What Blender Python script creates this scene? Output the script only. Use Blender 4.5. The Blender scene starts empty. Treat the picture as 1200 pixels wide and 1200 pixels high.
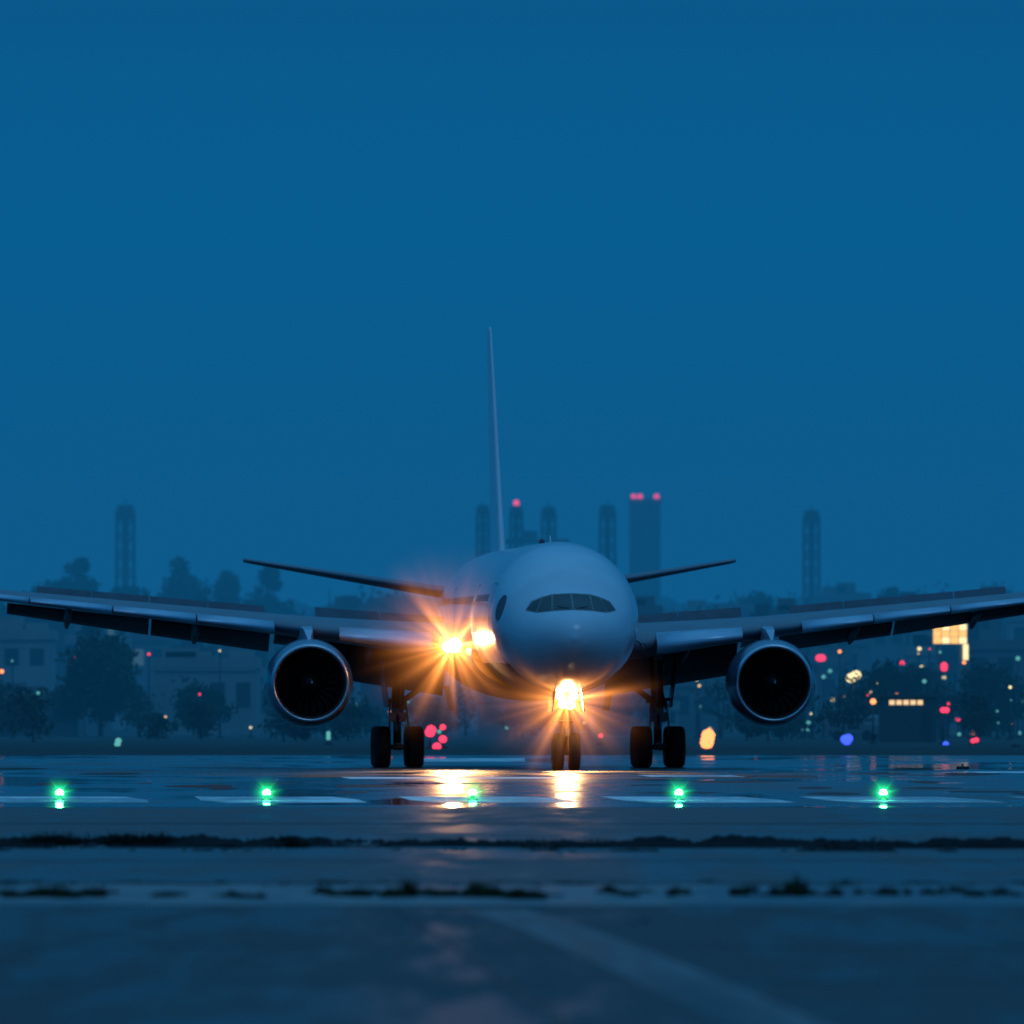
import bpy, math, random
import numpy as np
from mathutils import Vector, Matrix
random.seed(7); rng=random.Random(11)
scene=bpy.context.scene
F=17000.0; H=3.0; HY=815.0
def PX(px,D): return (px-600.0)/F*D
def PZ(py,D): return H+(HY-py)/F*D
# ---------------------------------------------------------------- materials
def newmat(name):
    m=bpy.data.materials.new(name); m.use_nodes=True
    nt=m.node_tree; b=nt.nodes['Principled BSDF']; return m,nt,b
def paint(name,col,rough=0.4,metal=0.0,var=0.12,scale=1.5,coat=0.0,bump=0.0,spec=0.5):
    m,nt,b=newmat(name); N=nt.nodes; L=nt.links
    tc=N.new('ShaderNodeTexCoord'); n=N.new('ShaderNodeTexNoise')
    n.inputs['Scale'].default_value=scale; n.inputs['Detail'].default_value=5
    L.new(tc.outputs['Object'],n.inputs['Vector'])
    r=N.new('ShaderNodeValToRGB'); r.color_ramp.elements[0].position=0.3; r.color_ramp.elements[1].position=0.7
    r.color_ramp.elements[0].color=[c*(1-var) for c in col]+[1]; r.color_ramp.elements[1].color=[min(1,c*(1+var)) for c in col]+[1]
    L.new(n.outputs['Fac'],r.inputs['Fac']); L.new(r.outputs['Color'],b.inputs['Base Color'])
    b.inputs['Roughness'].default_value=rough; b.inputs['Metallic'].default_value=metal; b.inputs['Specular IOR Level'].default_value=spec
    if coat: b.inputs['Coat Weight'].default_value=coat; b.inputs['Coat Roughness'].default_value=0.12
    if bump:
        bp=N.new('ShaderNodeBump'); bp.inputs['Strength'].default_value=bump; bp.inputs['Distance'].default_value=0.05
        L.new(n.outputs['Fac'],bp.inputs['Height']); L.new(bp.outputs['Normal'],b.inputs['Normal'])
    return m
def glow(name,col,s,sample=False):
    m,nt,b=newmat(name)
    b.inputs['Base Color'].default_value=(0.02,0.02,0.02,1)
    b.inputs['Emission Color'].default_value=(*col,1); b.inputs['Emission Strength'].default_value=s
    if not sample:
        try: m.cycles.emission_sampling='NONE'
        except Exception: pass
    return m
def pavement(name,c0,c1,rmin,rmax,sc=0.25,scy=1.0,bump=0.3,spec=0.5,lo=.78,hi=1.22):
    m,nt,b=newmat(name); N=nt.nodes; L=nt.links
    tc=N.new('ShaderNodeTexCoord'); mp=N.new('ShaderNodeMapping'); mp.inputs['Scale'].default_value=(sc,sc*scy,sc)
    L.new(tc.outputs['Object'],mp.inputs['Vector'])
    n=N.new('ShaderNodeTexNoise'); n.inputs['Scale'].default_value=1; n.inputs['Detail'].default_value=8; n.inputs['Roughness'].default_value=0.65
    L.new(mp.outputs['Vector'],n.inputs['Vector'])
    n2=N.new('ShaderNodeTexNoise'); n2.inputs['Scale'].default_value=0.13; n2.inputs['Detail'].default_value=4
    L.new(mp.outputs['Vector'],n2.inputs['Vector'])
    mx=N.new('ShaderNodeMath'); mx.operation='ADD'; L.new(n.outputs['Fac'],mx.inputs[0]); L.new(n2.outputs['Fac'],mx.inputs[1])
    mr=N.new('ShaderNodeMapRange'); mr.inputs['From Min'].default_value=lo; mr.inputs['From Max'].default_value=hi
    L.new(mx.outputs[0],mr.inputs['Value'])
    r=N.new('ShaderNodeMix'); r.data_type='RGBA'; r.inputs['A'].default_value=(*c0,1); r.inputs['B'].default_value=(*c1,1)
    L.new(mr.outputs['Result'],r.inputs['Factor']); L.new(r.outputs['Result'],b.inputs['Base Color'])
    rr=N.new('ShaderNodeMapRange'); rr.inputs['To Min'].default_value=rmin; rr.inputs['To Max'].default_value=rmax
    L.new(mr.outputs['Result'],rr.inputs['Value']); L.new(rr.outputs['Result'],b.inputs['Roughness'])
    b.inputs['Specular IOR Level'].default_value=spec
    n3=N.new('ShaderNodeTexNoise'); n3.inputs['Scale'].default_value=6; n3.inputs['Detail'].default_value=6
    L.new(tc.outputs['Object'],n3.inputs['Vector'])
    bp=N.new('ShaderNodeBump'); bp.inputs['Distance'].default_value=0.02
    bs=N.new('ShaderNodeMapRange'); bs.inputs['To Min'].default_value=bump*.3; bs.inputs['To Max'].default_value=bump
    L.new(mr.outputs['Result'],bs.inputs['Value']); L.new(bs.outputs['Result'],bp.inputs['Strength'])
    L.new(n3.outputs['Fac'],bp.inputs['Height']); L.new(bp.outputs['Normal'],b.inputs['Normal'])
    return m
M={}
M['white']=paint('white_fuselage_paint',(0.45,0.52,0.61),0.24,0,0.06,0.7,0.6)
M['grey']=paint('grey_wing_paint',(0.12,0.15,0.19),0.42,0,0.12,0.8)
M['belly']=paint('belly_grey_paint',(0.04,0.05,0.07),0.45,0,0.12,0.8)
M['slat']=paint('slat_metal',(0.38,0.47,0.58),0.26,0.5,0.08,2)
M['spoiler']=paint('spoiler_composite',(0.04,0.06,0.09),0.55,0,0.25,1.2)
M['metal']=paint('polished_metal',(0.40,0.47,0.56),0.25,0.9,0.08,2)
M['dark']=paint('dark_inlet',(0.005,0.006,0.008),0.7)
M['blade']=paint('fan_blade',(0.007,0.007,0.009),0.6,0.3)
M['nacelle']=paint('nacelle_paint',(0.06,0.10,0.17),0.28,0,0.08,1,0.4)
M['glass']=paint('cockpit_glass',(0.008,0.009,0.012),0.06)
M['frame']=paint('window_frame',(0.13,0.14,0.15),0.4)
M['tyre']=paint('tyre_rubber',(0.009,0.009,0.011),0.85)
M['strut']=paint('gear_steel',(0.08,0.09,0.10),0.35,0.5)
M['red']=paint('dark_red_livery',(0.09,0.03,0.06),0.4)
M['doorline']=paint('door_seam',(0.22,0.24,0.28),0.5)
M['lamp']=glow('landing_lamp_lens',(1.0,0.70,0.34),220,True)
M['lampoff']=paint('unlit_lens',(0.1,0.1,0.12),0.2)
M['green']=glow('green_lens',(0.15,1.0,0.4),45)
M['redl']=glow('red_lens',(1.0,0.035,0.09),2.0)
M['redb']=glow('red_beacon_lens',(1.0,0.05,0.15),2.4)
M['bluel']=glow('blue_lens',(0.05,0.10,1.0),1.8)
M['orange']=glow('orange_lens',(1.0,0.28,0.08),2.6)
M['warm']=glow('warm_lens',(0.9,0.72,0.33),1.9)
M['cyan']=glow('pale_green_lens',(0.15,0.6,0.55),0.8)
M['win_lit']=glow('lit_window',(1.0,0.66,0.32),1.2)
M['win_dim']=glow('dim_window',(0.25,0.5,0.6),0.18)
M['win']=paint('dark_window',(0.03,0.034,0.04),0.3)
M['sign']=glow('lit_sign',(1.0,0.5,0.12),1.7)
M['conc']=paint('concrete_wall',(0.13,0.14,0.15),0.8,0,0.35,0.15)
M['conc2']=paint('pale_wall',(0.22,0.23,0.24),0.8,0,0.3,0.12)
M['conc3']=paint('dark_wall',(0.05,0.055,0.06),0.8,0,0.35,0.15)
M['steel']=paint('tower_steel',(0.03,0.03,0.035),0.7,0,0.2,0.3)
M['bark']=paint('bark',(0.04,0.03,0.025),0.9)
M['leafd']=paint('foliage_dark',(0.012,0.022,0.014),0.85,0,0.3,0.3,spec=.2)
M['leafl']=paint('foliage_light',(0.028,0.045,0.026),0.85,0,0.3,0.3,spec=.2)
M['grassd']=paint('grass_blades_dark',(0.008,0.012,0.009),0.9,0,0.3,2,spec=.1)
M['grassl']=paint('grass_blades_green',(0.03,0.055,0.016),0.8,0,0.3,2,spec=.2)
M['soil']=paint('dark_soil',(0.010,0.010,0.012),0.95,0,0.4,2,spec=.05)
M['runway']=pavement('wet_runway_asphalt',(0.008,0.010,0.013),(0.040,0.043,0.047),0.04,0.42,0.20,0.24,0.20,.5,.90,1.14)
M['taxi']=pavement('taxiway_asphalt',(0.005,0.008,0.012),(0.045,0.052,0.060),0.46,0.9,0.9,0.07,0.5,.4,.92,1.10)
M['shoulderasp']=pavement('shoulder_asphalt',(0.012,0.015,0.019),(0.065,0.070,0.076),0.40,0.75,0.6,0.10,0.4,.5,.90,1.10)
M['shoulder']=pavement('shoulder_concrete',(0.04,0.048,0.056),(0.16,0.17,0.18),0.40,0.7,0.9,0.15,0.5,.5,.90,1.10)
M['ground']=pavement('grass_ground',(0.006,0.010,0.010),(0.018,0.024,0.022),0.6,0.9,0.1,0.6,0.8,.3)
M['mark']=pavement('worn_white_paint',(0.32,0.34,0.36),(0.80,0.81,0.82),0.35,0.55,0.9,0.15,0.3,.5,.85,1.1)
M['faded']=pavement('faded_paint',(0.010,0.013,0.017),(0.14,0.15,0.16),0.50,0.8,0.9,0.06,0.4,.45,.92,1.14)
M['tar']=pavement('tar_joint',(0.008,0.008,0.01),(0.02,0.02,0.022),0.5,0.8,1,0.3,0.4,.3)
M['vbody']=paint('vehicle_paint',(0.16,0.17,0.19),0.4)
# ---------------------------------------------------------------- helpers
def obj(name,v,f,mats,parent=None,smooth=False,mi=None):
    me=bpy.data.meshes.new(name); me.from_pydata([tuple(p) for p in v],[],f)
    if not isinstance(mats,(list,tuple)): mats=[mats]
    for m in mats: me.materials.append(m)
    if mi is not None: me.polygons.foreach_set('material_index',mi)
    if smooth: me.polygons.foreach_set('use_smooth',[True]*len(f))
    me.update(); o=bpy.data.objects.new(name,me); scene.collection.objects.link(o)
    if parent: o.parent=parent
    return o
def empty(name,loc=(0,0,0),rz=0):
    e=bpy.data.objects.new(name,None); e.location=loc; e.rotation_euler=(0,0,rz); e.empty_display_size=1
    scene.collection.objects.link(e); return e
class G:
    def __init__(s): s.v=[];s.f=[];s.m=[]
    def add(s,v,f,m=0):
        o=len(s.v); s.v+= [tuple(p) for p in v]; s.f+=[tuple(i+o for i in q) for q in f]; s.m+=[m]*len(f)
    def box(s,x0,x1,y0,y1,z0,z1,m=0):
        v=[(x0,y0,z0),(x1,y0,z0),(x1,y1,z0),(x0,y1,z0),(x0,y0,z1),(x1,y0,z1),(x1,y1,z1),(x0,y1,z1)]
        s.add(v,[(0,3,2,1),(4,5,6,7),(0,1,5,4),(1,2,6,5),(2,3,7,6),(3,0,4,7)],m)
    def bar(s,a,b,r,n=8,r2=None,m=0):
        a=Vector(a);b=Vector(b);d=(b-a).normalized(); r2=r if r2 is None else r2
        u=d.orthogonal().normalized(); w=d.cross(u); v=[]
        for i in range(n):
            t=2*math.pi*i/n; c=u*math.cos(t)+w*math.sin(t); v.append(a+c*r); v.append(b+c*r2)
        f=[(2*i,2*((i+1)%n),2*((i+1)%n)+1,2*i+1) for i in range(n)]
        f.append(tuple(2*i for i in range(n))[::-1]); f.append(tuple(2*i+1 for i in range(n)))
        s.add(v,f,m)
    def rev(s,prof,c,axis='y',n=48,m=0,close=False):
        v=[];k=len(prof)
        for a,r in prof:
            for i in range(n):
                t=2*math.pi*i/n; p,q=r*math.cos(t),r*math.sin(t)
                v.append((c[0]+p,c[1]+a,c[2]+q) if axis=='y' else ((c[0]+a,c[1]+p,c[2]+q) if axis=='x' else (c[0]+p,c[1]+q,c[2]+a)))
        f=[]
        for j in range(k-1 if not close else k):
            for i in range(n):
                j2=(j+1)%k; f.append((j*n+i,j*n+(i+1)%n,j2*n+(i+1)%n,j2*n+i))
        s.add(v,f,m)
    def make(s,name,mats,parent=None,smooth=False): return obj(name,s.v,s.f,mats,parent,smooth,s.m)
def pchip(xs,ys):
    xs=np.array(xs,float);ys=np.array(ys,float);h=np.diff(xs);d=np.diff(ys)/h
    m=np.zeros_like(xs);m[0]=d[0];m[-1]=d[-1]
    for i in range(1,len(xs)-1):
        if d[i-1]*d[i]>0: m[i]=2*d[i-1]*d[i]/(d[i-1]+d[i])
    def f(x):
        x=min(max(x,xs[0]),xs[-1]); i=min(max(int(np.searchsorted(xs,x))-1,0),len(xs)-2)
        t=(x-xs[i])/h[i]
        return float((2*t**3-3*t**2+1)*ys[i]+(t**3-2*t**2+t)*h[i]*m[i]+(-2*t**3+3*t**2)*ys[i+1]+(t**3-t**2)*h[i]*m[i+1])
    return f
# ---------------------------------------------------------------- AIRPLANE
plane=empty('passenger_airplane',(2.49,574,0),math.radians(3.3))
S=[0,0.12,0.4,1,2,3,4,5,6.5,8.5,11,42,46,50,54,58,61,62.8]
fT=pchip(S,[5.30,5.68,6.02,6.42,6.86,7.36,7.95,8.38,8.8,9.1,9.2,9.2,9.2,9.15,9.05,8.8,8.5,8.15])
fB=pchip(S,[5.20,4.88,4.56,4.15,3.72,3.45,3.27,3.15,3.06,3.01,3.0,3.0,3.35,4.2,5.35,6.5,7.3,7.85])
fW=pchip(S,[0.05,0.42,0.82,1.33,1.88,2.28,2.57,2.77,2.95,3.06,3.1,3.1,3.0,2.7,2.2,1.5,0.85,0.2])
ss=[0,0.02,0.05,0.09,0.14,0.2,0.3,0.4,0.55,0.7,0.85]+[1+0.2*i for i in range(50)]+[11+1.5*i for i in range(1,21)]+[42+0.8*i for i in range(0,26)]+[62.8]
ss=sorted(set(round(x,3) for x in ss)); NR=72
v=[];
for s_ in ss:
    t,b,w=fT(s_),fB(s_),fW(s_); c=(t+b)/2; hh=(t-b)/2
    for i in range(NR):
        a=2*math.pi*i/NR; v.append((w*math.sin(a),s_,c+hh*math.cos(a)))
f=[];mi=[]
for j in range(len(ss)-1):
    for i in range(NR):
        f.append((j*NR+i,j*NR+(i+1)%NR,(j+1)*NR+(i+1)%NR,(j+1)*NR+i))
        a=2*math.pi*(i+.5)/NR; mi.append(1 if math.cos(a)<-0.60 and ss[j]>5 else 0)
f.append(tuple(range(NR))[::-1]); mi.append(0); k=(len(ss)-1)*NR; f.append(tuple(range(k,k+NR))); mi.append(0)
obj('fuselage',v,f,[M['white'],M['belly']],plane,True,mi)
def surf(x,z):
    lo,hi=0.0,12.0
    for _ in range(40):
        m_=(lo+hi)/2; t,b,w=fT(m_),fB(m_),fW(m_); q=(x/w)**2+((z-(t+b)/2)/((t-b)/2))**2
        if q>1: lo=m_
        else: hi=m_
    return hi
def patch(g,quad,off,m=0,nu=10,nv=6):
    pts=[]
    for j in range(nv+1):
        for i in range(nu+1):
            u=i/nu;w=j/nv
            x=(1-w)*((1-u)*quad[0][0]+u*quad[1][0])+w*((1-u)*quad[3][0]+u*quad[2][0])
            z=(1-w)*((1-u)*quad[0][1]+u*quad[1][1])+w*((1-u)*quad[3][1]+u*quad[2][1])
            s_=surf(x,z); n=Vector((x*0.35,-1.0,0.75)).normalized()
            pts.append((x+n.x*off,s_+n.y*off,z+n.z*off))
    f=[(j*(nu+1)+i,j*(nu+1)+i+1,(j+1)*(nu+1)+i+1,(j+1)*(nu+1)+i) for j in range(nv) for i in range(nu)]
    g.add(pts,f,m)
gw=G(); gf=G()
for sg in (-1,1):
    panes=[[(0.045,6.45),(0.78,6.41),(0.70,6.97),(0.045,7.01)],
           [(0.86,6.40),(1.36,6.34),(1.12,6.86),(0.79,6.96)],
           [(1.43,6.34),(1.74,6.42),(1.50,6.70),(1.20,6.83)]]
    for p in panes: patch(gw,[(sg*a,b) for a,b in p],0.035)
    patch(gf,[(sg*a,b) for a,b in [(0.0,6.40),(0.82,6.355),(0.75,7.02),(0.0,7.06)]],0.018,0,16,8)
    patch(gf,[(sg*a,b) for a,b in [(0.82,6.355),(1.40,6.29),(1.15,6.91),(0.75,7.02)]],0.018,0,16,8)
    patch(gf,[(sg*a,b) for a,b in [(1.40,6.29),(1.80,6.38),(1.56,6.74),(1.15,6.91)]],0.018,0,16,8)
gw.make('cockpit_windows',M['glass'],plane,True); gf.make('cockpit_window_frame',M['frame'],plane,True)
g=G()
for x0,x1 in ((-.12,-.62),(.12,.62)):
    pts=[(x0+(x1-x0)*i/6,6.43+.10*i/6) for i in range(7)]
    P=[Vector((x,surf(x,z)-.06,z+.03)) for x,z in pts]
    for a,b in zip(P[:-1],P[1:]): g.bar(a,b,.012,5)
g.make('wipers',M['strut'],plane)
def sidept(s_,z,sg,off):
    t,b,w=fT(s_),fB(s_),fW(s_); c=(t+b)/2; hh=(t-b)/2; q=max(0,1-((z-c)/hh)**2)
    return (sg*(w*math.sqrt(q)+off),s_,z)
g=G();gd=G();ge=G()
for sg in (-1,1):
    s_=9.0
    while s_<52:
        if not any(abs(s_-d)<1.0 for d in (8,18,36,50)):
            v=[sidept(s_-.11,6.80,sg,.012),sidept(s_+.11,6.80,sg,.012),sidept(s_+.11,7.08,sg,.012),sidept(s_-.11,7.08,sg,.012)]
            g.add(v,[(0,1,2,3)])
        s_+=0.54
    for d in (8,18,36,50):
        for (a,b,z0,z1) in ((d-.55,d-.5,5.5,7.5),(d+.5,d+.55,5.5,7.5),(d-.5,d+.5,5.48,5.53),(d-.5,d+.5,7.47,7.52)):
            n=8; v=[]
            for j in range(n+1):
                z=z0+(z1-z0)*j/n; v+= [sidept(a,z,sg,.01),sidept(b,z,sg,.01)]
            gd.add(v,[(2*j,2*j+1,2*j+3,2*j+2) for j in range(n)])
n=20; v=[sidept(5.1,6.5,-1,.02)]+[sidept(5.1+.55*math.cos(2*math.pi*i/n),6.5+.52*math.sin(2*math.pi*i/n),-1,.02) for i in range(n)]
ge.add(v,[(0,i+1,(i+1)%n+1) for i in range(n)])
g.make('cabin_windows',M['win'],plane); gd.make('cabin_doors',M['doorline'],plane); ge.make('emblem',M['red'],plane,True)
v=[];f=[];n=40;fs=[18+i for i in range(0,23)]
for s_ in fs:
    t=(s_-18)/22; k=max(0.02,math.sin(math.pi*t))**0.5
    for i in range(n+1):
        x=math.cos(math.pi*i/n)*(3.05+0.62*k); z=4.9-math.sin(math.pi*i/n)*(1.75+0.38*k)
        v.append((x,s_,z))
for j in range(len(fs)-1):
    for i in range(n): f.append((j*(n+1)+i,j*(n+1)+i+1,(j+1)*(n+1)+i+1,(j+1)*(n+1)+i))
obj('belly_fairing',v,f,M['belly'],plane,True)
def zLE(x): return 4.62+0.1135*x
sLE=lambda x: 19.3+0.66*(x-3.1)
def sTE(x): return 33.0+0.1*(x-3.1) if x<9.6 else 33.65+(x-9.6)*0.335
def af(tt,thick):
    return 5*thick*(0.2969*math.sqrt(tt)-0.126*tt-0.3516*tt**2+0.2843*tt**3-0.1015*tt**4)
thk=pchip([0,3.1,9.6,20,30.4],[.125,.12,.095,.085,.08])
def wpt(x,t,up):
    c=sTE(x)-sLE(x); z=zLE(x)-0.010*c*t + (af(t,thk(x))*c*(0.95 if up else -0.95))+0.02*c*math.sin(math.pi*t)
    return (x,sLE(x)+c*t,z)
ts=[0,0.003,0.01,0.025,0.05,0.09,0.15,0.25,0.4,0.55,0.7,0.85,1.0]
for sg,nm in ((-1,'right_wing'),(1,'left_wing')):
    st=[2.0,3.1,5,7.3,9.6,13,17,21,25,28.5,30.2]
    ring=[(t,True) for t in ts[::-1]]+[(t,False) for t in ts[1:]]
    v=[];f=[];k=len(ring)
    for x in st:
        for (t,u) in ring:
            p=wpt(x,t,u); v.append((sg*p[0],p[1],p[2]))
    for j in range(len(st)-1):
        for i in range(k-1): f.append((j*k+i,j*k+i+1,(j+1)*k+i+1,(j+1)*k+i))
    f.append(tuple(range((len(st)-1)*k,len(st)*k)))
    obj(nm,v,f,M['grey'],plane,True)
    g=G()
    for (a,b) in ((4.6,8.3),(10.9,14.0),(14.06,17.4),(17.46,20.8),(20.86,24.2),(24.26,28)):
        sec=[(0.09,True),(0.06,True),(0.035,True),(0.015,True),(0.005,True),(0,True),(0.005,False),(0.014,False),(0.022,False)]
        v=[];k=len(sec);n=2
        for j in range(n):
            x=a+(b-a)*j/(n-1); c=sTE(x)-sLE(x)
            for layer in (0,1):
                for (t,u) in (sec if layer==0 else sec[::-1]):
                    p=wpt(x,t,u); q=0.85 if layer else 1
                    lez=zLE(x)
                    v.append((sg*p[0],p[1]-0.045*c-(0 if not layer else -0.05),lez+(p[2]-lez)*q-0.012*c))
        kk=2*k
        g.add(v,[(i,(i+1)%kk,kk+(i+1)%kk,kk+i) for i in range(kk)]+[tuple(range(kk)),tuple(range(kk,2*kk))[::-1]])
    g.make('slats',M['slat'],plane,True)
    g=G()
    for (a,b,ca,cb,ang) in ((3.4,8.9,3.1,2.7,34),(9.1,10.5,1.7,1.7,14),(10.7,15.6,1.9,1.6,24),(15.7,21.6,1.6,1.1,24)):
        v=[];ring=[(1,1),(0.7,1),(0.4,1),(0.15,1),(0.04,1),(0,1),(0.04,0),(0.15,0),(0.4,0),(0.7,0)];k=len(ring)
        for x,c in ((a,ca),(b,cb)):
            p=wpt(x,0.97,False); A=math.radians(ang)
            for (t,u) in ring:
                dz=af(t,0.15)*c*(1 if u else -0.6)
                y=t*c*math.cos(A)+dz*math.sin(A); z=-t*c*math.sin(A)+dz*math.cos(A)
                v.append((sg*x,p[1]-0.1+y,p[2]-0.12+z))
        g.add(v,[(i,(i+1)%k,k+(i+1)%k,k+i) for i in range(k)]+[tuple(range(k)),tuple(range(k,2*k))[::-1]])
    g.make('flaps',M['belly'],plane,True)
    g=G()
    for (a,b) in ((3.6,6.2),(6.25,8.9),(11.0,13.3),(13.35,15.7),(15.75,18.1),(18.15,20.4)):
        v=[]
        for x in (a,b):
            p=wpt(x,0.72,True); A=math.radians(34); L_=1.25 if x<10 else 1.0-0.02*(x-10)
            for (u,w) in ((0,0),(L_,0),(L_,0.06),(0,0.12)):
                v.append((sg*x,p[1]+u*math.cos(A)+w*math.sin(A),p[2]+u*math.sin(A)-w*math.cos(A)))
        g.add(v,[(0,1,5,4),(1,2,6,5),(2,3,7,6),(3,0,4,7),(0,3,2,1),(4,5,6,7)])
    g.make('spoilers',M['spoiler'],plane)
    g=G()
    for x in (6.6,13.8,19.1):
        te=wpt(x,1,False); n=14; v=[]; R=0.27 if x<18 else .23
        for j in range(13):
            t=j/12; y=te[1]-3.6+5.0*t; k_=math.sin(math.pi*min(1,t*0.98+.02))**0.6
            zc=te[2]-0.22-0.05*t-0.75*max(0,t-0.45)*1.5
            for i in range(n):
                a=2*math.pi*i/n; v.append((sg*x+R*k_*math.cos(a)*.75,y,zc+R*1.4*k_*math.sin(a)))
        g.add(v,[(j*n+i,j*n+(i+1)%n,(j+1)*n+(i+1)%n,(j+1)*n+i) for j in range(12) for i in range(n)])
    g.make('flap_track_fairings',M['belly'],plane,True)
    ex,es,ez=sg*9.5-.12,19.4,3.50; K=.955
    g=G()
    g.rev([(a,r*K) for a,r in [(0.16,1.70),(0.5,1.79),(1.0,1.86),(1.8,1.91),(3.0,1.88),(4.2,1.74),(5.2,1.55),(5.25,1.48)]],(ex,es,ez),n=72,m=0)
    g.rev([(a,r*K) for a,r in [(0.16,1.70),(0.06,1.655),(0.0,1.60),(0.02,1.55),(0.10,1.51),(0.22,1.48)]],(ex,es,ez),n=72,m=1)
    g.rev([(a,r*K) for a,r in [(0.22,1.48),(0.6,1.42),(1.2,1.43),(1.5,1.45)]],(ex,es,ez),n=72,m=2)
    g.rev([(4.6,1.15),(5.6,1.05),(6.6,0.8),(6.65,.55),(7.6,0.1)],(ex,es,ez),m=3)
    g.rev([(1.5,1.45*K),(1.52,0.01)],(ex,es,ez),m=2)
    g.rev([(5.25,1.48*K),(4.7,1.15)],(ex,es,ez),m=2)
    g.make('engine_nacelle',[M['nacelle'],M['metal'],M['dark'],M['strut']],plane,True)
    g=G()
    for i in range(22):
        a=2*math.pi*i/22; v=[]
        for j in range(6):
            r=0.4+0.93*j/5; tw=0.16+0.05*j; sw=a+0.10*math.sin(j/5*3)
            for d in (-1,1):
                aa=sw+d*tw/ max(r,0.5)*0.45; v.append((ex+r*math.cos(aa),es+1.25+d*0.12,ez+r*math.sin(aa)))
        g.add(v,[(2*j,2*j+1,2*j+3,2*j+2) for j in range(5)])
    g.make('fan_blades',M['blade'],plane,True)
    g=G(); g.rev([(0.55,0.01),(0.7,0.14),(0.95,0.30),(1.3,0.44)],(ex,es,ez),n=32,m=0)
    v=[]
    for i in range(9):
        a=i*0.3; r=0.05+0.016*i; y=es+0.58+0.03*i
        v+= [(ex+r*math.cos(a),y,ez+r*math.sin(a)),(ex+(r+.05)*math.cos(a),y+.03,ez+(r+.05)*math.sin(a))]
    g.add(v,[(2*i,2*i+1,2*i+3,2*i+2) for i in range(8)],1)
    g.make('fan_spinner',[M['dark'],M['white']],plane,True)
    g=G(); v=[]
    for (s_,zt,zb,w) in ((20.6,5.25,5.1,0.05),(21.6,5.70,5.1,0.22),(23.6,5.85,5.0,0.30),(26.5,5.55,4.7,0.30),(28.5,5.4,5.0,0.1)):
        v+= [(ex-w,s_,zb),(ex+w,s_,zb),(ex+w*.8,s_,zt),(ex-w*.8,s_,zt)]
    g.add(v,[(4*j+i,4*j+(i+1)%4,4*j+4+(i+1)%4,4*j+4+i) for j in range(4) for i in range(4)]+[(0,1,2,3)])
    g.make('engine_pylon',M['slat'],plane)
def surfloft(name,secs,th,mat,vertical=False):
    ring=[(t,1) for t in (1,.7,.4,.2,.08,.02,0)]+[(t,0) for t in (.02,.08,.2,.4,.7)]
    v=[];k=len(ring)
    for (x,z,sl,c) in secs:
        for (t,u) in ring:
            d=af(t,th)*c*(1 if u else -1)
            v.append((x+d,sl+c*t,z) if vertical else (x,sl+c*t,z+d))
    f=[(j*k+i,j*k+(i+1)%k,(j+1)*k+(i+1)%k,(j+1)*k+i) for j in range(len(secs)-1) for i in range(k)]
    f.append(tuple(range(k))); f.append(tuple(range((len(secs)-1)*k,len(secs)*k)))
    return obj(name,v,f,mat,plane,True)
surfloft('vertical_fin',[(0,8.3,48.3,10.5),(0,9.3,50.3,9.0),(0,14,54.7,6.1),(0,18.9,59.3,3.0),(0,19.1,59.7,2.6)],.06,M['white'],True)
for sg in (-1,1):
    surfloft('horizontal_stabilizer',[(sg*0.8,7.28,52.2,7.0),(sg*2,7.42,53.0,6.5),(sg*10.5,8.86,59.2,2.6),(sg*10.75,8.9,59.6,2.1)],.085,M['grey'])
def wheel(g,x,y,r,w,m0=0,m1=1):
    z=r
    g.rev([(-w*.30,r*.55),(-w*.46,r*.72),(-w*.5,r*.86),(-w*.40,r*.97),(-w*.2,r),(w*.2,r),(w*.40,r*.97),(w*.5,r*.86),(w*.46,r*.72),(w*.30,r*.55)],(x,y,z),axis='x',n=36,m=m0)
    g.rev([(-w*.30,r*.55),(-w*.22,r*.3),(-w*.3,0.02)],(x,y,z),axis='x',n=24,m=m1)
    g.rev([(w*.30,r*.55),(w*.22,r*.3),(w*.3,0.02)],(x,y,z),axis='x',n=24,m=m1)
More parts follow.
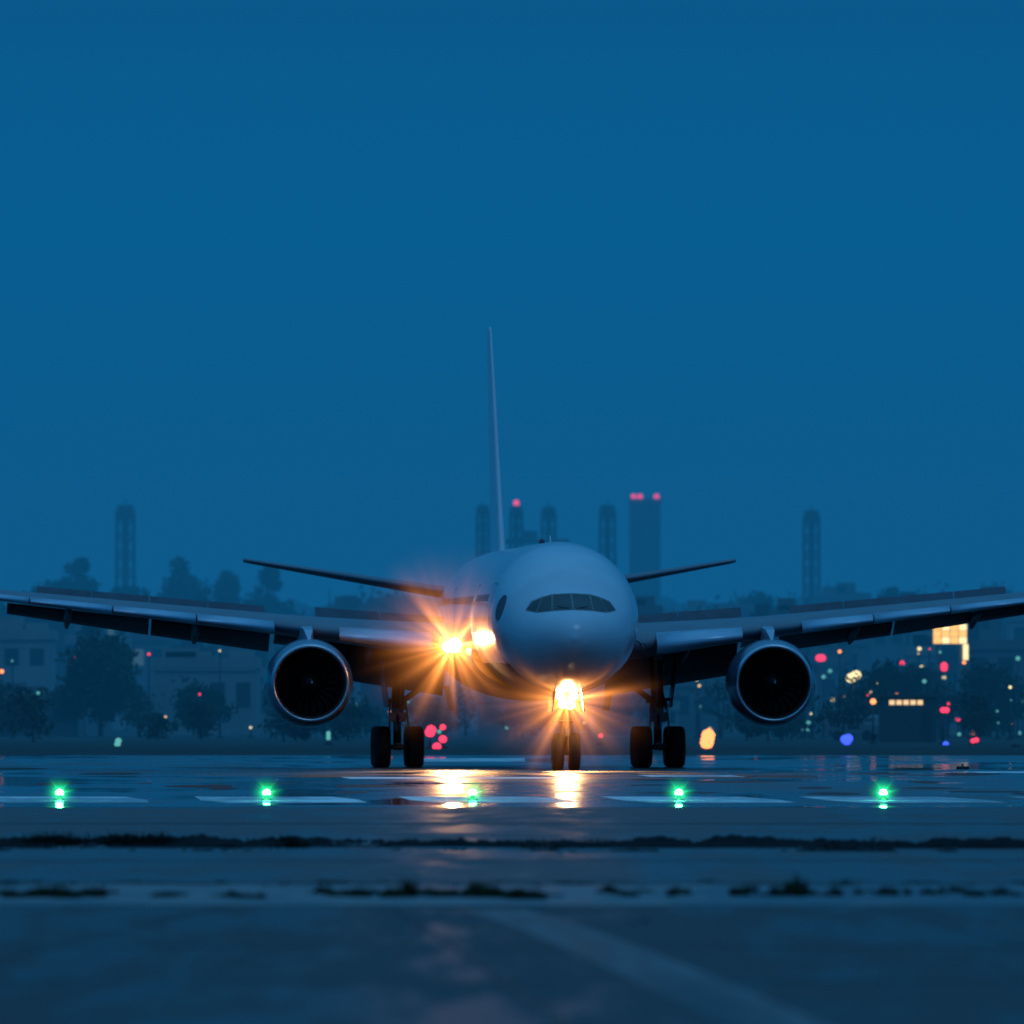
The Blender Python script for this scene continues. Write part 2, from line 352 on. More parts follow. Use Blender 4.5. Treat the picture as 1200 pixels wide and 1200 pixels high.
for sg in (-1,1):
    cx=sg*5.45; g=G(); R=.86
    for dy in (-1.78,0,1.78):
        for dx in (-.69,.69): wheel(g,cx+dx,32+dy,R,.62)
        g.bar((cx-.7,32+dy,R),(cx+.7,32+dy,R),.10,10,m=1)
    g.make('main_gear_wheels',[M['tyre'],M['strut']],plane,True)
    g=G()
    g.bar((cx,30.3,R),(cx,33.7,R),.17,12)
    g.bar((cx,32,R),(cx,31.9,2.6),.17,14); g.bar((cx,31.9,2.2),(cx-sg*.1,31.8,4.8),.27,14)
    g.bar((cx,31.9,2.6),(cx-sg*1.9,31.6,4.0),.12,10); g.bar((cx,31.9,2.4),(cx,29.3,4.4),.11,10)
    g.bar((cx,31.7,R+.25),(cx,31.2,1.5),.07,8); g.bar((cx,31.2,1.5),(cx,31.65,2.2),.07,8)
    g.bar((cx+.35,32,2.4),(cx+.1,32,3.6),.05,8); g.bar((cx-.35,31.9,1.3),(cx-.3,31.9,2.9),.04,6)
    g.bar((cx-.5,31.9,2.75),(cx+.5,31.9,2.85),.07,8); g.bar((cx+.5,31.8,1.2),(cx+.35,31.9,2.8),.04,6)
    g.box(cx-.36,cx+.36,31.6,32.2,1.9,2.3)
    g.make('main_gear_strut',M['strut'],plane)
    g=G(); v=[(cx+sg*.45,30.4,2.5),(cx+sg*.5,33.2,2.5),(cx+sg*.75,33.2,4.5),(cx+sg*.7,30.4,4.5)]
    v+=[(p[0]+.05,p[1],p[2]) for p in v]; g.add(v,[(0,1,2,3),(7,6,5,4),(0,4,5,1),(1,5,6,2),(2,6,7,3),(3,7,4,0)])
    xx=sg*3.2; v=[(xx,29.8,2.35),(xx,33.4,2.35),(xx+sg*.25,33.4,3.4),(xx+sg*.25,29.8,3.4)]
    v+=[(p[0]+.05,p[1],p[2]) for p in v]; g.add(v,[(0,1,2,3),(7,6,5,4),(0,4,5,1),(1,5,6,2),(2,6,7,3),(3,7,4,0)])
    g.make('main_gear_doors',M['belly'],plane)
g=G()
for dx in (-.33,.33): wheel(g,dx,5.9,.76,.46)
g.bar((-.35,5.9,.7),(.35,5.9,.7),.09,10,m=1)
g.make('nose_gear_wheels',[M['tyre'],M['strut']],plane,True)
g=G(); g.bar((0,5.9,.7),(0,5.85,1.9),.12,12); g.bar((0,5.85,1.7),(0,5.8,3.3),.2,12)
g.bar((0,5.85,1.9),(0,8.0,3.2),.08,8); g.bar((-.05,5.7,.9),(0,5.35,1.35),.05,8); g.bar((0,5.35,1.35),(0,5.7,1.8),.05,8)
g.bar((-.3,5.72,2.0),(.3,5.72,2.0),.09,8); g.box(-.62,.62,5.50,5.62,2.86,2.96); g.bar((0,5.8,2.4),(-.45,5.6,2.9),.04,6); g.bar((0,5.8,2.4),(.45,5.6,2.9),.04,6)
g.box(-.3,.3,5.6,5.9,2.05,2.25); g.bar((-.22,5.75,1.3),(-.2,5.75,2.1),.04,6); g.bar((.22,5.75,1.3),(.2,5.75,2.1),.04,6)
g.make('nose_gear_strut',M['strut'],plane)
g=G()
for sg in (-1,1):
    v=[(sg*.62,4.2,2.35),(sg*.62,7.4,2.35),(sg*.5,7.4,3.3),(sg*.5,4.2,3.4)]; v+=[(p[0]+sg*.04,p[1],p[2]) for p in v]
    g.add(v,[(0,1,2,3),(7,6,5,4),(0,4,5,1),(1,5,6,2),(2,6,7,3),(3,7,4,0)])
g.make('nose_gear_doors',M['belly'],plane)
def lens(name,x,y,z,r,mat='lamp'):
    g=G(); g.rev([(0.0,0.01),(0.01,r*.6),(0.05,r)],(x,y,z),n=24,m=0); g.rev([(0.05,r),(0.0,r*1.12),(0.18,r*1.15),(0.3,r*.6)],(x,y,z),n=24,m=1)
    g.make(name,[M[mat],M['strut']],plane,True)
LP=[(-3.74,19.2,5.05,.28),(-4.0,19.38,5.0,.20)]
for x,y,z,r in LP: lens('landing_light',x,y,z,r)
for x,y,z,r in LP: lens('unlit_landing_light',-x,y+.35,z,r*.6,'lampoff')
for x,z in ((-.26,2.98),(.28,2.98),(-.13,2.66),(.16,2.64)): lens('taxi_light',x,5.35,z,.16)
def lamp(name,loc,e,r,spot=None,col=(1,.46,.15)):
    L=bpy.data.lights.new(name,'SPOT' if spot else 'POINT'); L.energy=e; L.color=col; L.shadow_soft_size=r
    o=bpy.data.objects.new(name,L); scene.collection.objects.link(o); o.location=loc; o.parent=plane
    if spot: L.spot_size=math.radians(spot[0]); L.spot_blend=.8; o.rotation_euler=(math.radians(spot[1]),0,0)
    return o
lamp('landing_beam',(-3.86,18.9,5.0),11000,.2,(40,-84))
lamp('taxi_beam',(0,5.1,2.9),13000,.2,(60,-82))
lamp('wing_root_spill',(-4.1,18.8,5.0),55,.15)
lamp('gear_spill',(0,5.0,2.75),60,.15)
g=G(); g.rev([(0,0.12),(0.10,.11),(0.17,.06),(0.19,.005)],(-.5,13.5,9.17),axis='z',n=16); g.make('beacon',M['red'],plane,True)
g=G(); g.add([(-.02,16,9.19),(-.02,16.5,9.19),(-.02,16.55,9.5),(-.02,16.35,9.5),(.02,16,9.19),(.02,16.5,9.19),(.02,16.55,9.5),(.02,16.35,9.5)],[(0,1,2,3),(4,7,6,5),(0,4,5,1),(3,2,6,7),(0,3,7,4),(1,5,6,2)]); g.make('antenna',M['white'],plane)
# added glow imitating lens glare: emission falls with 1/r^2, noise shafts for the starburst
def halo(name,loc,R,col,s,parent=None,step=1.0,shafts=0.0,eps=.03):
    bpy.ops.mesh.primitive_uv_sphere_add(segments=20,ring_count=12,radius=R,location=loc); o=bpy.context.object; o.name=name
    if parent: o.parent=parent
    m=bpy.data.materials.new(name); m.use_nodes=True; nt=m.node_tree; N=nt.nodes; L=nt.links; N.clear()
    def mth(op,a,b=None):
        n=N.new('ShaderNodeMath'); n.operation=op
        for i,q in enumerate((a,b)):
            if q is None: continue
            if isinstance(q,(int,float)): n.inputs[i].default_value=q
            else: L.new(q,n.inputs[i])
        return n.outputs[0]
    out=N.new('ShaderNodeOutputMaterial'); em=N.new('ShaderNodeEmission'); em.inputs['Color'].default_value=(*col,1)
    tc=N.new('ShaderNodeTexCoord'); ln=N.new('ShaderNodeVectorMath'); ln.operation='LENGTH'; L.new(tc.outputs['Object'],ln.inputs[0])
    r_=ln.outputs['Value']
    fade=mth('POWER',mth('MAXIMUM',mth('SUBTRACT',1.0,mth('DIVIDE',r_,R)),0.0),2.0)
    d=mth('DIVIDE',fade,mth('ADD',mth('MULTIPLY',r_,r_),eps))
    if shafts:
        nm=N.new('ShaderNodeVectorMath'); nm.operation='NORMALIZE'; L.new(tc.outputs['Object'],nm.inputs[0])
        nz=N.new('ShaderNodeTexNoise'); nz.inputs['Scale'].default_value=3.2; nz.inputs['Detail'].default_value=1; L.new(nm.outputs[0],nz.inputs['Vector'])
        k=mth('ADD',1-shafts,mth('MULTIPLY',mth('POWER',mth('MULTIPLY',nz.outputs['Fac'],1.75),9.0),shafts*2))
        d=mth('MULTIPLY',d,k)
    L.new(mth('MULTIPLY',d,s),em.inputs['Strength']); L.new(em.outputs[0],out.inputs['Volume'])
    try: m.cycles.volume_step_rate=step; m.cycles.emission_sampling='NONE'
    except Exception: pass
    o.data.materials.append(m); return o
halo('lens_glare_volume',(-3.86,18.5,5.02),4.6,(1,.30,.06),0.75,plane,.35,.78,.05)
halo('lens_glare_volume',(0,4.9,2.83),4.2,(1,.30,.06),0.62,plane,.4,.75,.05)
# ---------------------------------------------------------------- GROUND
def sheet(name,x0,x1,y0,y1,z,mat): return obj(name,[(x0,y0,z),(x1,y0,z),(x1,y1,z),(x0,y1,z)],[(0,1,2,3)],mat)
sheet('ground',-9000,9000,-500,16000,0,M['ground'])
sheet('runway',-600,600,388,725,0.008,M['runway'])
sheet('runway_shoulder',-600,600,290,388,0.004,M['shoulderasp'])
sheet('service_road',-600,600,232,288,0.004,M['shoulderasp'])
sheet('concrete_strip',-600,600,207,230.5,0.004,M['shoulder'])
sheet('taxiway',-600,600,-100,206,0.006,M['taxi'])
def ridge(name,y0,wid,hmax,amp,thr):
    nx,ny=1600,6; v=[]; pr=[]; cur=.5
    for i in range(nx+1):
        cur+=rng.gauss(0,.11); cur=min(1.3,max(-.25,cur+(.5-cur)*.045)); pr.append(cur)
    for i in range(nx+1):
        x=-45+90*i/nx; wob=amp*(math.sin(x*.31+y0)+.7*math.sin(x*.83+1+y0))
        for j in range(ny+1):
            e_=math.sin(math.pi*j/ny)**.7; q=max(-.1,pr[i]-thr)
            v.append((x,y0+wid*j/ny+wob,-.004+e_*(hmax*q+(.03*rng.random() if q>0 else 0))))
    f=[(i*(ny+1)+j,(i+1)*(ny+1)+j,(i+1)*(ny+1)+j+1,i*(ny+1)+j+1) for i in range(nx) for j in range(ny)]
    obj(name,v,f,M['soil'])
ridge('soil_strip',285,5,.16,1.2,.12); ridge('soil_strip',292,6,.17,1.6,.25); ridge('soil_strip',279,3,.10,1.0,.45)
def markpoly(g,pts): g.add([(x,y,0.013) for x,y in pts],[tuple(range(len(pts)))])
g=G()
for k in range(-8,9):
    x0=0.55+k*5.98+rng.uniform(-.15,.15); 
    markpoly(g,[(x0-2.6,404),(x0+1.35,405),(x0+1.0,416),(x0+.1,428),(x0-4.0,429),(x0-3.5,414)])
g.make('runway_threshold_markings',M['mark'])
g=G()
for a,b,y0,y1,sh in ((-5.8,2.6,520,532,-.5),(5.1,8.6,532,545,-.4),(-4.2,.6,655,690,0),(18,24,560,570,-.5),(-30,-24,530,540,-.5)): markpoly(g,[(a,y0),(b,y0),(b+sh,y1),(a+sh,y1)])
g.make('runway_markings',M['mark'])
g=G(); n=16
v=[]
for i in range(n+1):
    y=203-i*(203-60)/n; t=(203-y)/(203-132); xc=-0.35+ (1.35*t**.8 if t>0 else 0)*2.0
    v+= [(xc-.45,y,.011),(xc+.5,y,.011)]
g.add(v,[(2*i,2*i+1,2*i+3,2*i+2) for i in range(n)]); g.make('faded_taxiway_line',M['faded'])
g=G()
for (xa,ya,xb,yb,w) in ((-1.7,205,0.9,120,.03),(-4,206,-9,90,.02),(5,206,9,90,.02),(-60,176,60,170,.25),(-60,150,60,153,.18),(-60,262,60,264,.3),(-60,340,60,338,.5)):
    g.add([(xa-w,ya-w,.0105),(xa+w,ya+w,.0105),(xb+w,yb+w,.0105),(xb-w,yb-w,.0105)],[(0,1,2,3)])
g.make('pavement_joints',M['tar'])
g=G()
for k in range(60):
    xx=rng.uniform(-35,35); y0=rng.uniform(435,600); l=rng.uniform(4,18); w=rng.uniform(.6,3.5); n=10
    pts=[(xx+w*.5+w*.5*math.cos(6.283*i/n)*rng.uniform(.7,1.1),y0+l*.5+l*.5*math.sin(6.283*i/n)*rng.uniform(.7,1.1),.0095+.00005*k) for i in range(n)]
    g.add(pts,[tuple(range(n))])
g.make('tyre_marks',M['tar'])
def blades(name,spots,mats):
    g=G()
    for (cx,cy,r,n,h) in spots:
        for _ in range(n):
            a=rng.uniform(0,6.28); d=r*rng.random()**.7; x=cx+d*math.cos(a)*1.0; y=cy+d*math.sin(a)*1.5
            hh=h*rng.uniform(.4,1.1)*(1-.6*d/r); w=rng.uniform(.008,.02); lx=rng.uniform(-.6,.6)*hh; ly=rng.uniform(-.4,.4)*hh
            t=rng.uniform(0,3.14); cxx,cyy=math.cos(t)*w,math.sin(t)*w
            g.add([(x-cxx,y-cyy,0),(x+cxx,y+cyy,0),(x+lx*.5+cxx*.7,y+ly*.5,hh*.6),(x+lx*.5-cxx*.7,y+ly*.5,hh*.6),(x+lx,y+ly,hh)],[(0,1,2,3),(3,2,4)],rng.choice((0,0,1)))
    g.make(name,mats)
sp=[]
def seg(p0,p1,D,n,r,h,bn):
    for _ in range(n):
        sp.append((PX(rng.uniform(p0,p1),D),D+rng.uniform(-3,3),rng.uniform(.3,1)*r,bn,h*rng.uniform(.3,1.1)))
seg(375,640,218,34,.3,.17,80); seg(555,635,216,9,.35,.30,150); seg(690,980,219,26,.22,.17,70); seg(980,1150,219,16,.22,.16,60)
seg(922,942,218,4,.15,.36,70); seg(0,120,217,22,.35,.17,70); seg(190,310,217,8,.3,.13,50); seg(476,490,217,3,.12,.32,60); seg(860,875,217,3,.12,.28,60)
seg(-300,1500,231,110,.4,.06,35); seg(740,760,190,2,.12,.07,40); seg(-600,0,218,40,.4,.15,50); seg(1150,1800,218,40,.4,.15,50)
blades('grass_tufts',sp,[M['grassd'],M['grassl']])
sp=[]
for _ in range(520):
    x=rng.uniform(-26,26); sp.append((x,rng.uniform(283,298),rng.uniform(.2,.7),16,rng.uniform(.06,.22)*(0.55+.45*math.sin(x*1.1))))
for _ in range(26): sp.append((PX(rng.uniform(40,200),291),rng.uniform(285,294),.4,40,.34))
for _ in range(6): sp.append((PX(rng.uniform(330,350),291),rng.uniform(285,294),.3,40,.30))
blades('dry_grass_strip',sp,[M['grassd'],M['grassd']])
for px in (70,312.5,554,795.5,1035,-172,1277):
    D=413; x=PX(px,D); e=empty('runway_threshold_light',(x,D,0))
    g=G(); g.rev([(0.01,.16),(0.05,.15),(0.07,.06),(0.17,.05),(0.18,.10)],(0,0,0),axis='z',n=18,m=0)
    g.rev([(0.18,.10),(0.24,.11),(0.30,.08),(0.33,.01)],(0,0,0),axis='z',n=18,m=1)
    g.make('lamp_body',[M['strut'],M['green']],e,True)
    halo('lens_glare_volume',(0,0,.24),.6,(0.02,1,.22),.15,e,1.2,.3,.012)  # added emissive volume imitating lens glare around the green lamp
    L=bpy.data.lights.new('lamp_glow','POINT'); L.energy=30; L.color=(.05,1,.25); L.shadow_soft_size=.1; o=bpy.data.objects.new('lamp_glow',L); scene.collection.objects.link(o); o.location=(0,-.25,.3); o.parent=e
# ---------------------------------------------------------------- BACKGROUND
def tree_geo(g,x,y,h,r,leaf=.5,nc=14,nl=46):
    g.bar((x,y,0),(x+rng.uniform(-.3,.3),y,h*.6),h*.028,6,h*.012,0)
    for i in range(5):
        a=rng.uniform(0,6.28); z0=h*rng.uniform(.25,.5)
        g.bar((x,y,z0),(x+math.cos(a)*r*.65,y+math.sin(a)*r*.65,z0+h*rng.uniform(.12,.3)),h*.012,5,h*.004,0)
    for c in range(nc):
        a=rng.uniform(0,6.28); t=rng.random(); zc=h*(.26+.64*t); rr=r*(1.0-abs(t-.35)*1.05)*rng.uniform(.25,.85)
        cx,cy=x+math.cos(a)*rr,y+math.sin(a)*rr; cr=r*rng.uniform(.25,.45); m=1 if rng.random()<.7 else 2
        for l in range(nl):
            d=Vector((rng.gauss(0,1),rng.gauss(0,1),rng.gauss(0,1))); d.normalize(); d*=cr*rng.uniform(.4,1.08)
            p=Vector((cx,cy,zc))+Vector((d.x,d.y,d.z*.75)); u=Vector((rng.gauss(0,1),rng.gauss(0,1),rng.gauss(0,1))).normalized()*leaf*rng.uniform(.5,1)
            w=u.orthogonal().normalized()*leaf*rng.uniform(.3,.6)
            g.add([p-u*.6,p-w*.5,p+u*.6,p+w*.5],[(0,1,2,3)],m)
TM=[M['bark'],M['leafd'],M['leafl']]
g=G()
for i in range(100):
    px=rng.uniform(-400,1600); D=rng.uniform(1500,1950)
    top=700+rng.gauss(0,7)
    if 740<px<900: top+=6
    h=max(7,PZ(top,D)); tree_geo(g,PX(px,D),D,h,h*rng.uniform(.4,.65),1.0,16,34)
for i in range(60):
    px=rng.uniform(-300,1500); D=rng.uniform(930,1090); h=rng.uniform(1.5,4.5); tree_geo(g,PX(px,D),D,h,h*.8,.5,10,30)
g.make('distant_trees',TM)
def tree(px,py,D,rf,nc=18,leaf=.7,nl=60):
    g=G(); h=PZ(py,D); tree_geo(g,0,0,h,h*rf,leaf,nc,nl); o=g.make('tree',TM); o.location=(PX(px,D),D,0)
for px,py in ((92,640),(212,640),(265,647),(318,642)): tree(px,py,1700,.13,38,.8,95)
for px,py in ((152,676),(48,672),(80,664),(205,664),(225,668),(98,668),(312,672)): tree(px,py,1690,.26,28,.9,80)
tree(118,745,1060,.55,40,.7,80); tree(1050,775,1040,.7,30,.6,70); tree(1160,780,1040,.7,30,.6,70); tree(480,675,1700,.16,24,.8); tree(898,682,1650,.2,24,.8); tree(1047,674,1700,.16,24,.8); tree(235,805,1040,.7,26,.6,70)
WM={'conc':M['conc'],'conc2':M['conc2'],'conc3':M['conc3']}
def building(name,px0,px1,py,D,depth=18,fl=3.0,bay=1.9,lit=.01,mat='conc',roof=True):
    X0,X1=PX(px0,D),PX(px1,D); h=PZ(py,D); w=X1-X0; e=empty(name,((X0+X1)/2,D,0))
    g=G(); g.box(-w/2,w/2,0,depth,0,h,0)
    g.box(-w/2-.15,w/2+.15,-.15,0-.003,h-.3,h+.5,0); g.box(-w/2-.15,-w/2-.003,0,depth,h-.3,h+.5,0); g.box(w/2+.003,w/2+.15,0,depth,h-.3,h+.5,0)
    nf=max(1,int(h/fl)); nb=max(2,int(w/bay))
    if roof:
        for _ in range(rng.randint(1,3)):
            a=rng.uniform(-w/2+.3,w/2-1.5); b=min(a+rng.uniform(1.2,min(5,w*.3)+1.3),w/2-.2); g.box(a,b,2,6,h,h+rng.uniform(.6,1.8),0)
        a=rng.uniform(-w/3,w/3); g.bar((a,4,h),(a,4,h+rng.uniform(1,2.5)),.06,5)
    g.make('walls',WM[mat],e)
    g=G()
    for i in range(nf):
        z0=i*h/nf+h/nf*.38; z1=i*h/nf+h/nf*.74
        for j in range(nb):
            if rng.random()<.12: continue
            xa=-w/2+(j+.22)*w/nb; xb=-w/2+(j+.78)*w/nb; r=rng.random(); m=1 if r<lit else (2 if r<lit*4 else 0)
            g.add([(xa,-.02,z0),(xb,-.02,z0),(xb,-.02,z1),(xa,-.02,z1)],[(0,1,2,3)],m)
        g.box(-w/2,w/2,-.12,-.025,i*h/nf+h/nf*.9,i*h/nf+h/nf*.97,3)
    g.make('windows',[M['win'],M['win_lit'],M['win_dim'],WM[mat]],e)
    return e
bl=[('office_building',-60,58,745,1180,'conc2',.0),('apartment_block',60,108,722,1400,'conc',.01),('warehouse',180,300,778,1100,'conc2',0.0),('office_building',215,262,735,1450,'conc2',.01),
('warehouse',-20,90,818,1060,'conc',.01),('hangar_office',300,420,790,1150,'conc2',.005),('apartment_block',385,440,715,1500,'conc',.01),('office_building',430,520,705,1700,'conc',.01),
('warehouse',560,650,818,1080,'conc',.01),('office_building',760,830,720,1600,'conc2',.005),('apartment_block',835,905,712,1650,'conc',.005),('warehouse',745,850,800,1150,'conc',.005),
('office_building',960,1020,700,1750,'conc',.01),('apartment_block',1020,1085,708,1500,'conc3',.02),('office_building',1068,1175,722,1280,'conc3',.01),('warehouse',1130,1260,757,1140,'conc',.005),
('warehouse',985,1110,812,1075,'conc3',.0),('terminal_building',900,985,775,1250,'conc',.01),('office_building',-400,-120,720,1500,'conc',.03),('office_building',1300,1500,730,1400,'conc',.03)]
for nm,a,b,py,D,mt,lit in bl: building(nm,a,b,py,D,mat=mt,lit=lit)
px=-40
while px<1240:
    w_=rng.uniform(18,52); D=rng.uniform(1250,1480)
    building(rng.choice(('apartment_block','office_building','town_house_row')),px,px+w_,rng.uniform(706,765),D,depth=12,mat=rng.choice(('conc','conc2','conc','conc3')),lit=.02)
    px+=w_+rng.uniform(-4,10)
px=-30
while px<1240:
    w_=rng.uniform(25,70); D=rng.uniform(1110,1220)
    building(rng.choice(('warehouse','depot_building')),px,px+w_,rng.uniform(785,830),D,depth=10,mat=rng.choice(('conc','conc2','conc3')),lit=.02,roof=False)
    px+=w_+rng.uniform(0,35)
HD=2200
e=building('high_rise_tower',738,774,588,HD,depth=8,fl=2.6,bay=1.1,lit=.002,mat='conc3',roof=False)
g=G(); w=PX(774,HD)-PX(738,HD); h=PZ(588,HD)
for x in (-w/2+.6,-w/6,w/2-.6): g.rev([(0,.4),(.5,.4),(.7,.05)],(x,-.5,h+.5),axis='z',n=10)
g.make('obstruction_lights',M['redb'],e)
def lattice(px,py,D,wpx,name='lattice_tower',red=False):
    w=wpx/F*D/2; h=PZ(py,D); e=empty(name,(PX(px,D),D,0)); g=G()
    n=max(4,int(h/(w*2))); hc=h-w*1.5
    for i in range(n):
        z0=hc*i/n; z1=hc*(i+1)/n; k0=w*(1.0-.12*i/n); k1=w*(1.0-.12*(i+1)/n)
        c0=[(-k0,-k0),(k0,-k0),(k0,k0),(-k0,k0)]; c1=[(-k1,-k1),(k1,-k1),(k1,k1),(-k1,k1)]
        for q in range(4):
            a=c0[q];b=c1[q];c=c0[(q+1)%4];d=c1[(q+1)%4]
            g.bar((*a,z0),(*b,z1),.22,5); g.bar((*a,z0),(*d,z1),.10,4); g.bar((*c,z0),(*b,z1),.10,4); g.bar((*b,z1),(*d,z1),.12,4)
    g.bar((0,0,0),(0,0,hc),w*.38,8)
    g.box(-w*1.05,w*1.05,-w*1.05,w*1.05,hc,hc+w*.75); g.box(-w*.85,w*.85,-w*.85,w*.85,hc+w*.75,h)
    for q in (-1,-.33,.33,1): g.bar((q*w,-w*1.08,hc),(q*w,-w*1.08,hc+w*1.1),.08,4)
    g.bar((0,0,h),(0,0,h+w*.6),.08,5)
    g.make('framework',M['steel'],e)
    if red:
        g=G(); g.rev([(0,.35),(.5,.35),(.7,.05)],(0,-w,h+.1),axis='z',n=10); g.make('obstruction_light',M['redb'],e)
lattice(147,592,1980,22); lattice(566,592,1950,15); lattice(605,593,1900,15,red=True); lattice(643,594,1920,17); lattice(712,592,1920,19); lattice(951,598,1900,19)
D=1960; e=empty('container_crane',(PX(622,D),D,0)); g=G(); h=PZ(634,D); w=PX(650,D)-PX(600,D)
for x in (-w*.35,w*.35):
    for y in (0,9): g.bar((x,y,0),(x,y,h),.3,5)
    g.bar((x,0,h*.5),(x,9,h),.2,5); g.bar((x,0,h),(x,9,h),.25,5)
g.bar((-w*.8,4,h),(w*.9,4,h),.4,5); g.bar((-w*.35,0,0.3*h),(w*.35,0,.3*h),.25,5); g.box(-w*.2,w*.15,2,6,h+.4,h+1.4)
g.make('crane_frame',M['steel'],e)
v=[];n=160
for i in range(n+1):
    px=-700+i*2600/n; D=2300; x=PX(px,D); hh=PZ(702+6*math.sin(px*.013)+4*math.sin(px*.037+1)+3*math.sin(px*.11)+rng.uniform(-3,3),D)
    v+= [(x,D,0),(x,D+60,hh*.8),(x,D+160,hh),(x,D+400,0)]
f=[(4*i+j,4*i+4+j,4*i+5+j,4*i+1+j) for i in range(n) for j in range(3)]
obj('hill',v,f,M['leafd'],None,True)
D=1108; e=empty('illuminated_sign',(PX(1112,D),D,0)); g=G(); w=40/F*D; z0,z1=PZ(755,D),PZ(730,D)
g.box(-w/2,w/2,-.9,-.5,z0,z1,0)
for i in range(4):
    a=-w/2+.15+i*w/4
    for j in range(3):
        hz=(z1-z0-.1)/3; g.box(a-.06,a+w/4-.12,-.96,-.903,z0+.05+j*hz,z0+.05+(j+.94)*hz,1+((i*j+i)%2))
for x in (-w/3,w/3): g.bar((x,-.3,0),(x,-.3,z0),.12,6,m=0)
g.box(w/2-.25,w/2+.15,-.9,-.6,z0-1.2,z0,2)
g.make('sign_panel',[M['frame'],M['sign'],M['warm']],e)
def pole_light(name,px,py,D,mat,r=.35,heads=((0,0),)):
    z=PZ(py,D); e=empty(name,(PX(px,D),D,0)); g=G()
    g.bar((0,0,0),(0,0,max(.2,z-.1)),.07,8,.04); g.box(-.25,.25,-.25,.25,0,.12); g.bar((0,0,max(.2,z-.25)),(0,-.5,z),.04,6)
    for dx,dz in heads:
        g.rev([(-r*.9,.02),(-r*.7,r*.7),(0,r),(r*.6,r*.7),(r*.9,.02)],(dx,-.5,z+dz),axis='z',n=16,m=1)
        if dx or dz: g.bar((0,-.42,z),(dx,-.42,z+dz),.03,5)
    g.make('lamp_post',[M['steel'],mat],e,True)
for px,py,D,m,r,hd in ((960,771,1100,'redl',.3,((0,0),(.2,0))),(1023,822,900,'orange',.2,((0,0),)),(1000,793,1000,'warm',.36,((0,0),(.18,.12),(-.18,-.08))),(1106,783,1050,'redl',.26,((0,0),(0,.2))),(1105,832,900,'redl',.2,((0,0),(.2,0))),(1057,777,1050,'redl',.18,((0,0),)),
  (138,872,860,'cyan',.2,((0,0),(.05,.2))),(992,868,880,'bluel',.3,((0,0),(.1,.15),(-.1,.1))),(1140,868,880,'redl',.16,((0,0),(.2,.05))),(1190,880,850,'bluel',.18,((0,0),)),(704,862,880,'redl',.14,((0,0),)),(45,812,1000,'cyan',.12,((0,0),)),(1108,872,880,'bluel',.2,((0,0),)),(385,862,880,'cyan',.14,((0,0),(0,.15),(0,-.15))),
  (504,858,820,'redl',.30,((0,0),(.06,.14))),(519,866,822,'redl',.24,((0,0),)),(512,875,818,'redl',.26,((0,0),)),(519,852,826,'redl',.18,((0,0),)),(829,866,820,'orange',.40,((0,0),(.04,.22),(-.04,-.2))),(1128,905,590,'orange',.07,((0,0),))):
    pole_light('airfield_lamp',px,py,D,M[m],r,hd)
for i in range(90):
    px=rng.choice((rng.uniform(-30,320),rng.uniform(380,720),rng.uniform(760,1200),rng.uniform(940,1200),rng.uniform(940,1200),rng.uniform(940,1200))); D=rng.uniform(980,1090)
    pole_light('street_lamp',px,rng.uniform(760,862),D,M[rng.choice(('warm','orange','redl','cyan','win_lit','cyan','cyan'))],rng.uniform(.06,.17))
D=930; e=empty('guard_house',(PX(1064,D),D,0)); g=G(); g.box(-1.8,1.8,0,3,0,2.9,0); g.box(-2,2,-.2,3.2,2.9,3.1,0)
for i in range(5): g.add([(-1.2+i*.45,-.02,2.4),(-.85+i*.45,-.02,2.4),(-.85+i*.45,-.02,2.7),(-1.2+i*.45,-.02,2.7)],[(0,1,2,3)],1)
g.box(.9,1.5,-.03,-.003,0,2,2); g.make('walls',[M['conc3'],M['win_lit'],M['win']],e)
def van(px,D,body,lampmat,L_=4.6,top=2.1,r=.18,name='service_van',rz=0.0):
    e=empty(name,(PX(px,D),D,0),rz); g=G()
    prof=[(-.95,.45),(-.97,1.05),(-.9,1.2),(-.8,top-.1),(-.6,top),(.6,top),(.8,top-.1),(.9,1.2),(.97,1.05),(.95,.45)]
    v=[(x,y,z) for y in (0,L_) for x,z in prof]; k=len(prof)
    g.add(v,[(i,(i+1)%k,k+(i+1)%k,k+i) for i in range(k)]+[tuple(range(k)),tuple(range(k,2*k))[::-1]],0)
    g.add([(-.72,-.02,1.25),(.72,-.02,1.25),(.66,-.02,top-.2),(-.66,-.02,top-.2)],[(0,1,2,3)],1)
    for sx in (-1,1): g.add([(sx*.91,.5,1.3),(sx*.91,L_-.6,1.3),(sx*.83,L_-.7,top-.2),(sx*.83,.7,top-.2)],[(0,1,2,3)],1)
    g.box(-.98,.98,-.1,-.01,.42,.62,2)
    for x in (-.85,.85):
        for y in (.9,L_-.9): g.rev([(-.12,.02),(-.12,.34),(.12,.34),(.12,.02)],(x,y,.36),axis='x',n=18,m=2)
    for x in (-.8,.8): g.rev([(-.06,.01),(-.05,r*.5),(0,r*.5)],(x,0,.95),n=12,m=3)
    g.make('body',[body,M['win'],M['tyre'],lampmat],e)
van(1035,960,M['vbody'],M['win_dim'],top=1.7,L_=3.8,rz=1.35)
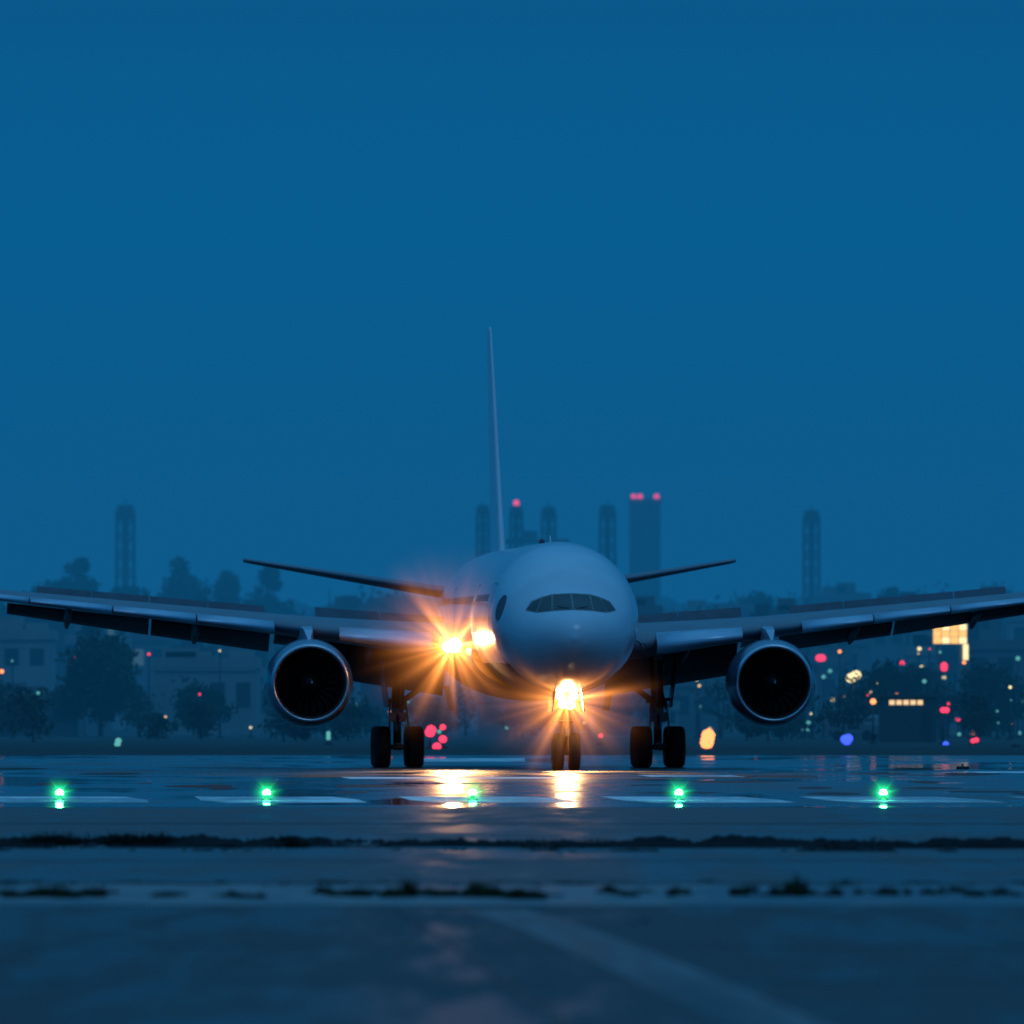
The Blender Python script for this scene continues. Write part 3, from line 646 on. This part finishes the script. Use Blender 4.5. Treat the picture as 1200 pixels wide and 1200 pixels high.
def haze():
    g=G(); g.box(-3000,3000,735,5200,-.5,60); o=g.make('haze',[M['ground']]); o.data.materials.clear()
    m=bpy.data.materials.new('haze_medium'); m.use_nodes=True; nt=m.node_tree; N=nt.nodes; L=nt.links; N.clear()
    out=N.new('ShaderNodeOutputMaterial'); ab=N.new('ShaderNodeVolumeAbsorption'); em=N.new('ShaderNodeEmission'); ad=N.new('ShaderNodeAddShader')
    k=0.00080; ab.inputs['Color'].default_value=(0,0,0,1); ab.inputs['Density'].default_value=k
    em.inputs['Color'].default_value=(0.004,0.100,0.255,1); em.inputs['Strength'].default_value=k
    L.new(ab.outputs[0],ad.inputs[0]); L.new(em.outputs[0],ad.inputs[1]); L.new(ad.outputs[0],out.inputs['Volume'])
    try: m.cycles.homogeneous_volume=True; m.cycles.emission_sampling='NONE'
    except Exception: pass
    o.data.materials.append(m)
haze()
# ---------------------------------------------------------------- SKY
w=bpy.data.worlds.new('World'); scene.world=w; w.use_nodes=True; nt=w.node_tree; N=nt.nodes; L=nt.links; N.clear()
out=N.new('ShaderNodeOutputWorld'); bg=N.new('ShaderNodeBackground'); bg.inputs['Strength'].default_value=1
tc=N.new('ShaderNodeTexCoord'); sp_=N.new('ShaderNodeSeparateXYZ'); L.new(tc.outputs['Generated'],sp_.inputs[0])
r=N.new('ShaderNodeValToRGB'); el=r.color_ramp.elements
el[0].position=0.0; el[0].color=(0.014,0.118,0.275,1)
el[1].position=1.0; el[1].color=(0.07,0.34,0.68,1)
for p,c in ((0.008,(0.008,0.118,0.290)),(0.016,(0.001,0.121,0.310)),(0.032,(0.0,0.120,0.316)),(0.048,(0.003,0.096,0.256)),(0.12,(0.002,0.095,0.26)),(0.4,(0.02,0.19,0.44))):
    q=el.new(p); q.color=(*c,1)
L.new(sp_.outputs['Z'],r.inputs['Fac'])
sky=N.new('ShaderNodeTexSky'); sky.sky_type='NISHITA'; sky.sun_disc=False; sky.sun_elevation=math.radians(1.0); sky.sun_rotation=math.radians(160)
mul=N.new('ShaderNodeMix'); mul.data_type='RGBA'; mul.blend_type='MULTIPLY'; mul.inputs['Factor'].default_value=1
L.new(sky.outputs[0],mul.inputs['A']); mul.inputs['B'].default_value=(0.0,0.0002,0.001,1)
add=N.new('ShaderNodeMix'); add.data_type='RGBA'; add.blend_type='ADD'; add.inputs['Factor'].default_value=1
L.new(r.outputs['Color'],add.inputs['A']); L.new(mul.outputs['Result'],add.inputs['B']); L.new(add.outputs['Result'],bg.inputs['Color']); L.new(bg.outputs[0],out.inputs[0])
sun=bpy.data.lights.new('sun','SUN'); sun.energy=0.20; sun.angle=math.radians(25); sun.color=(.42,.72,1)
so=bpy.data.objects.new('sun',sun); scene.collection.objects.link(so); so.rotation_euler=(math.radians(32),0,math.radians(25))
scene.view_settings.view_transform='Standard'; scene.view_settings.look='None'; scene.view_settings.exposure=0
c=bpy.data.cameras.new('camera'); c.sensor_width=36; c.lens=36*F/1200; c.clip_start=1; c.clip_end=30000
c.dof.use_dof=True; c.dof.focus_distance=500; c.dof.aperture_fstop=(c.lens/1000)/0.22
co=bpy.data.objects.new('camera',c); scene.collection.objects.link(co); co.location=(0,0,H)
co.rotation_euler=(math.radians(90)+math.atan((HY-600)/F),0,0); scene.camera=co
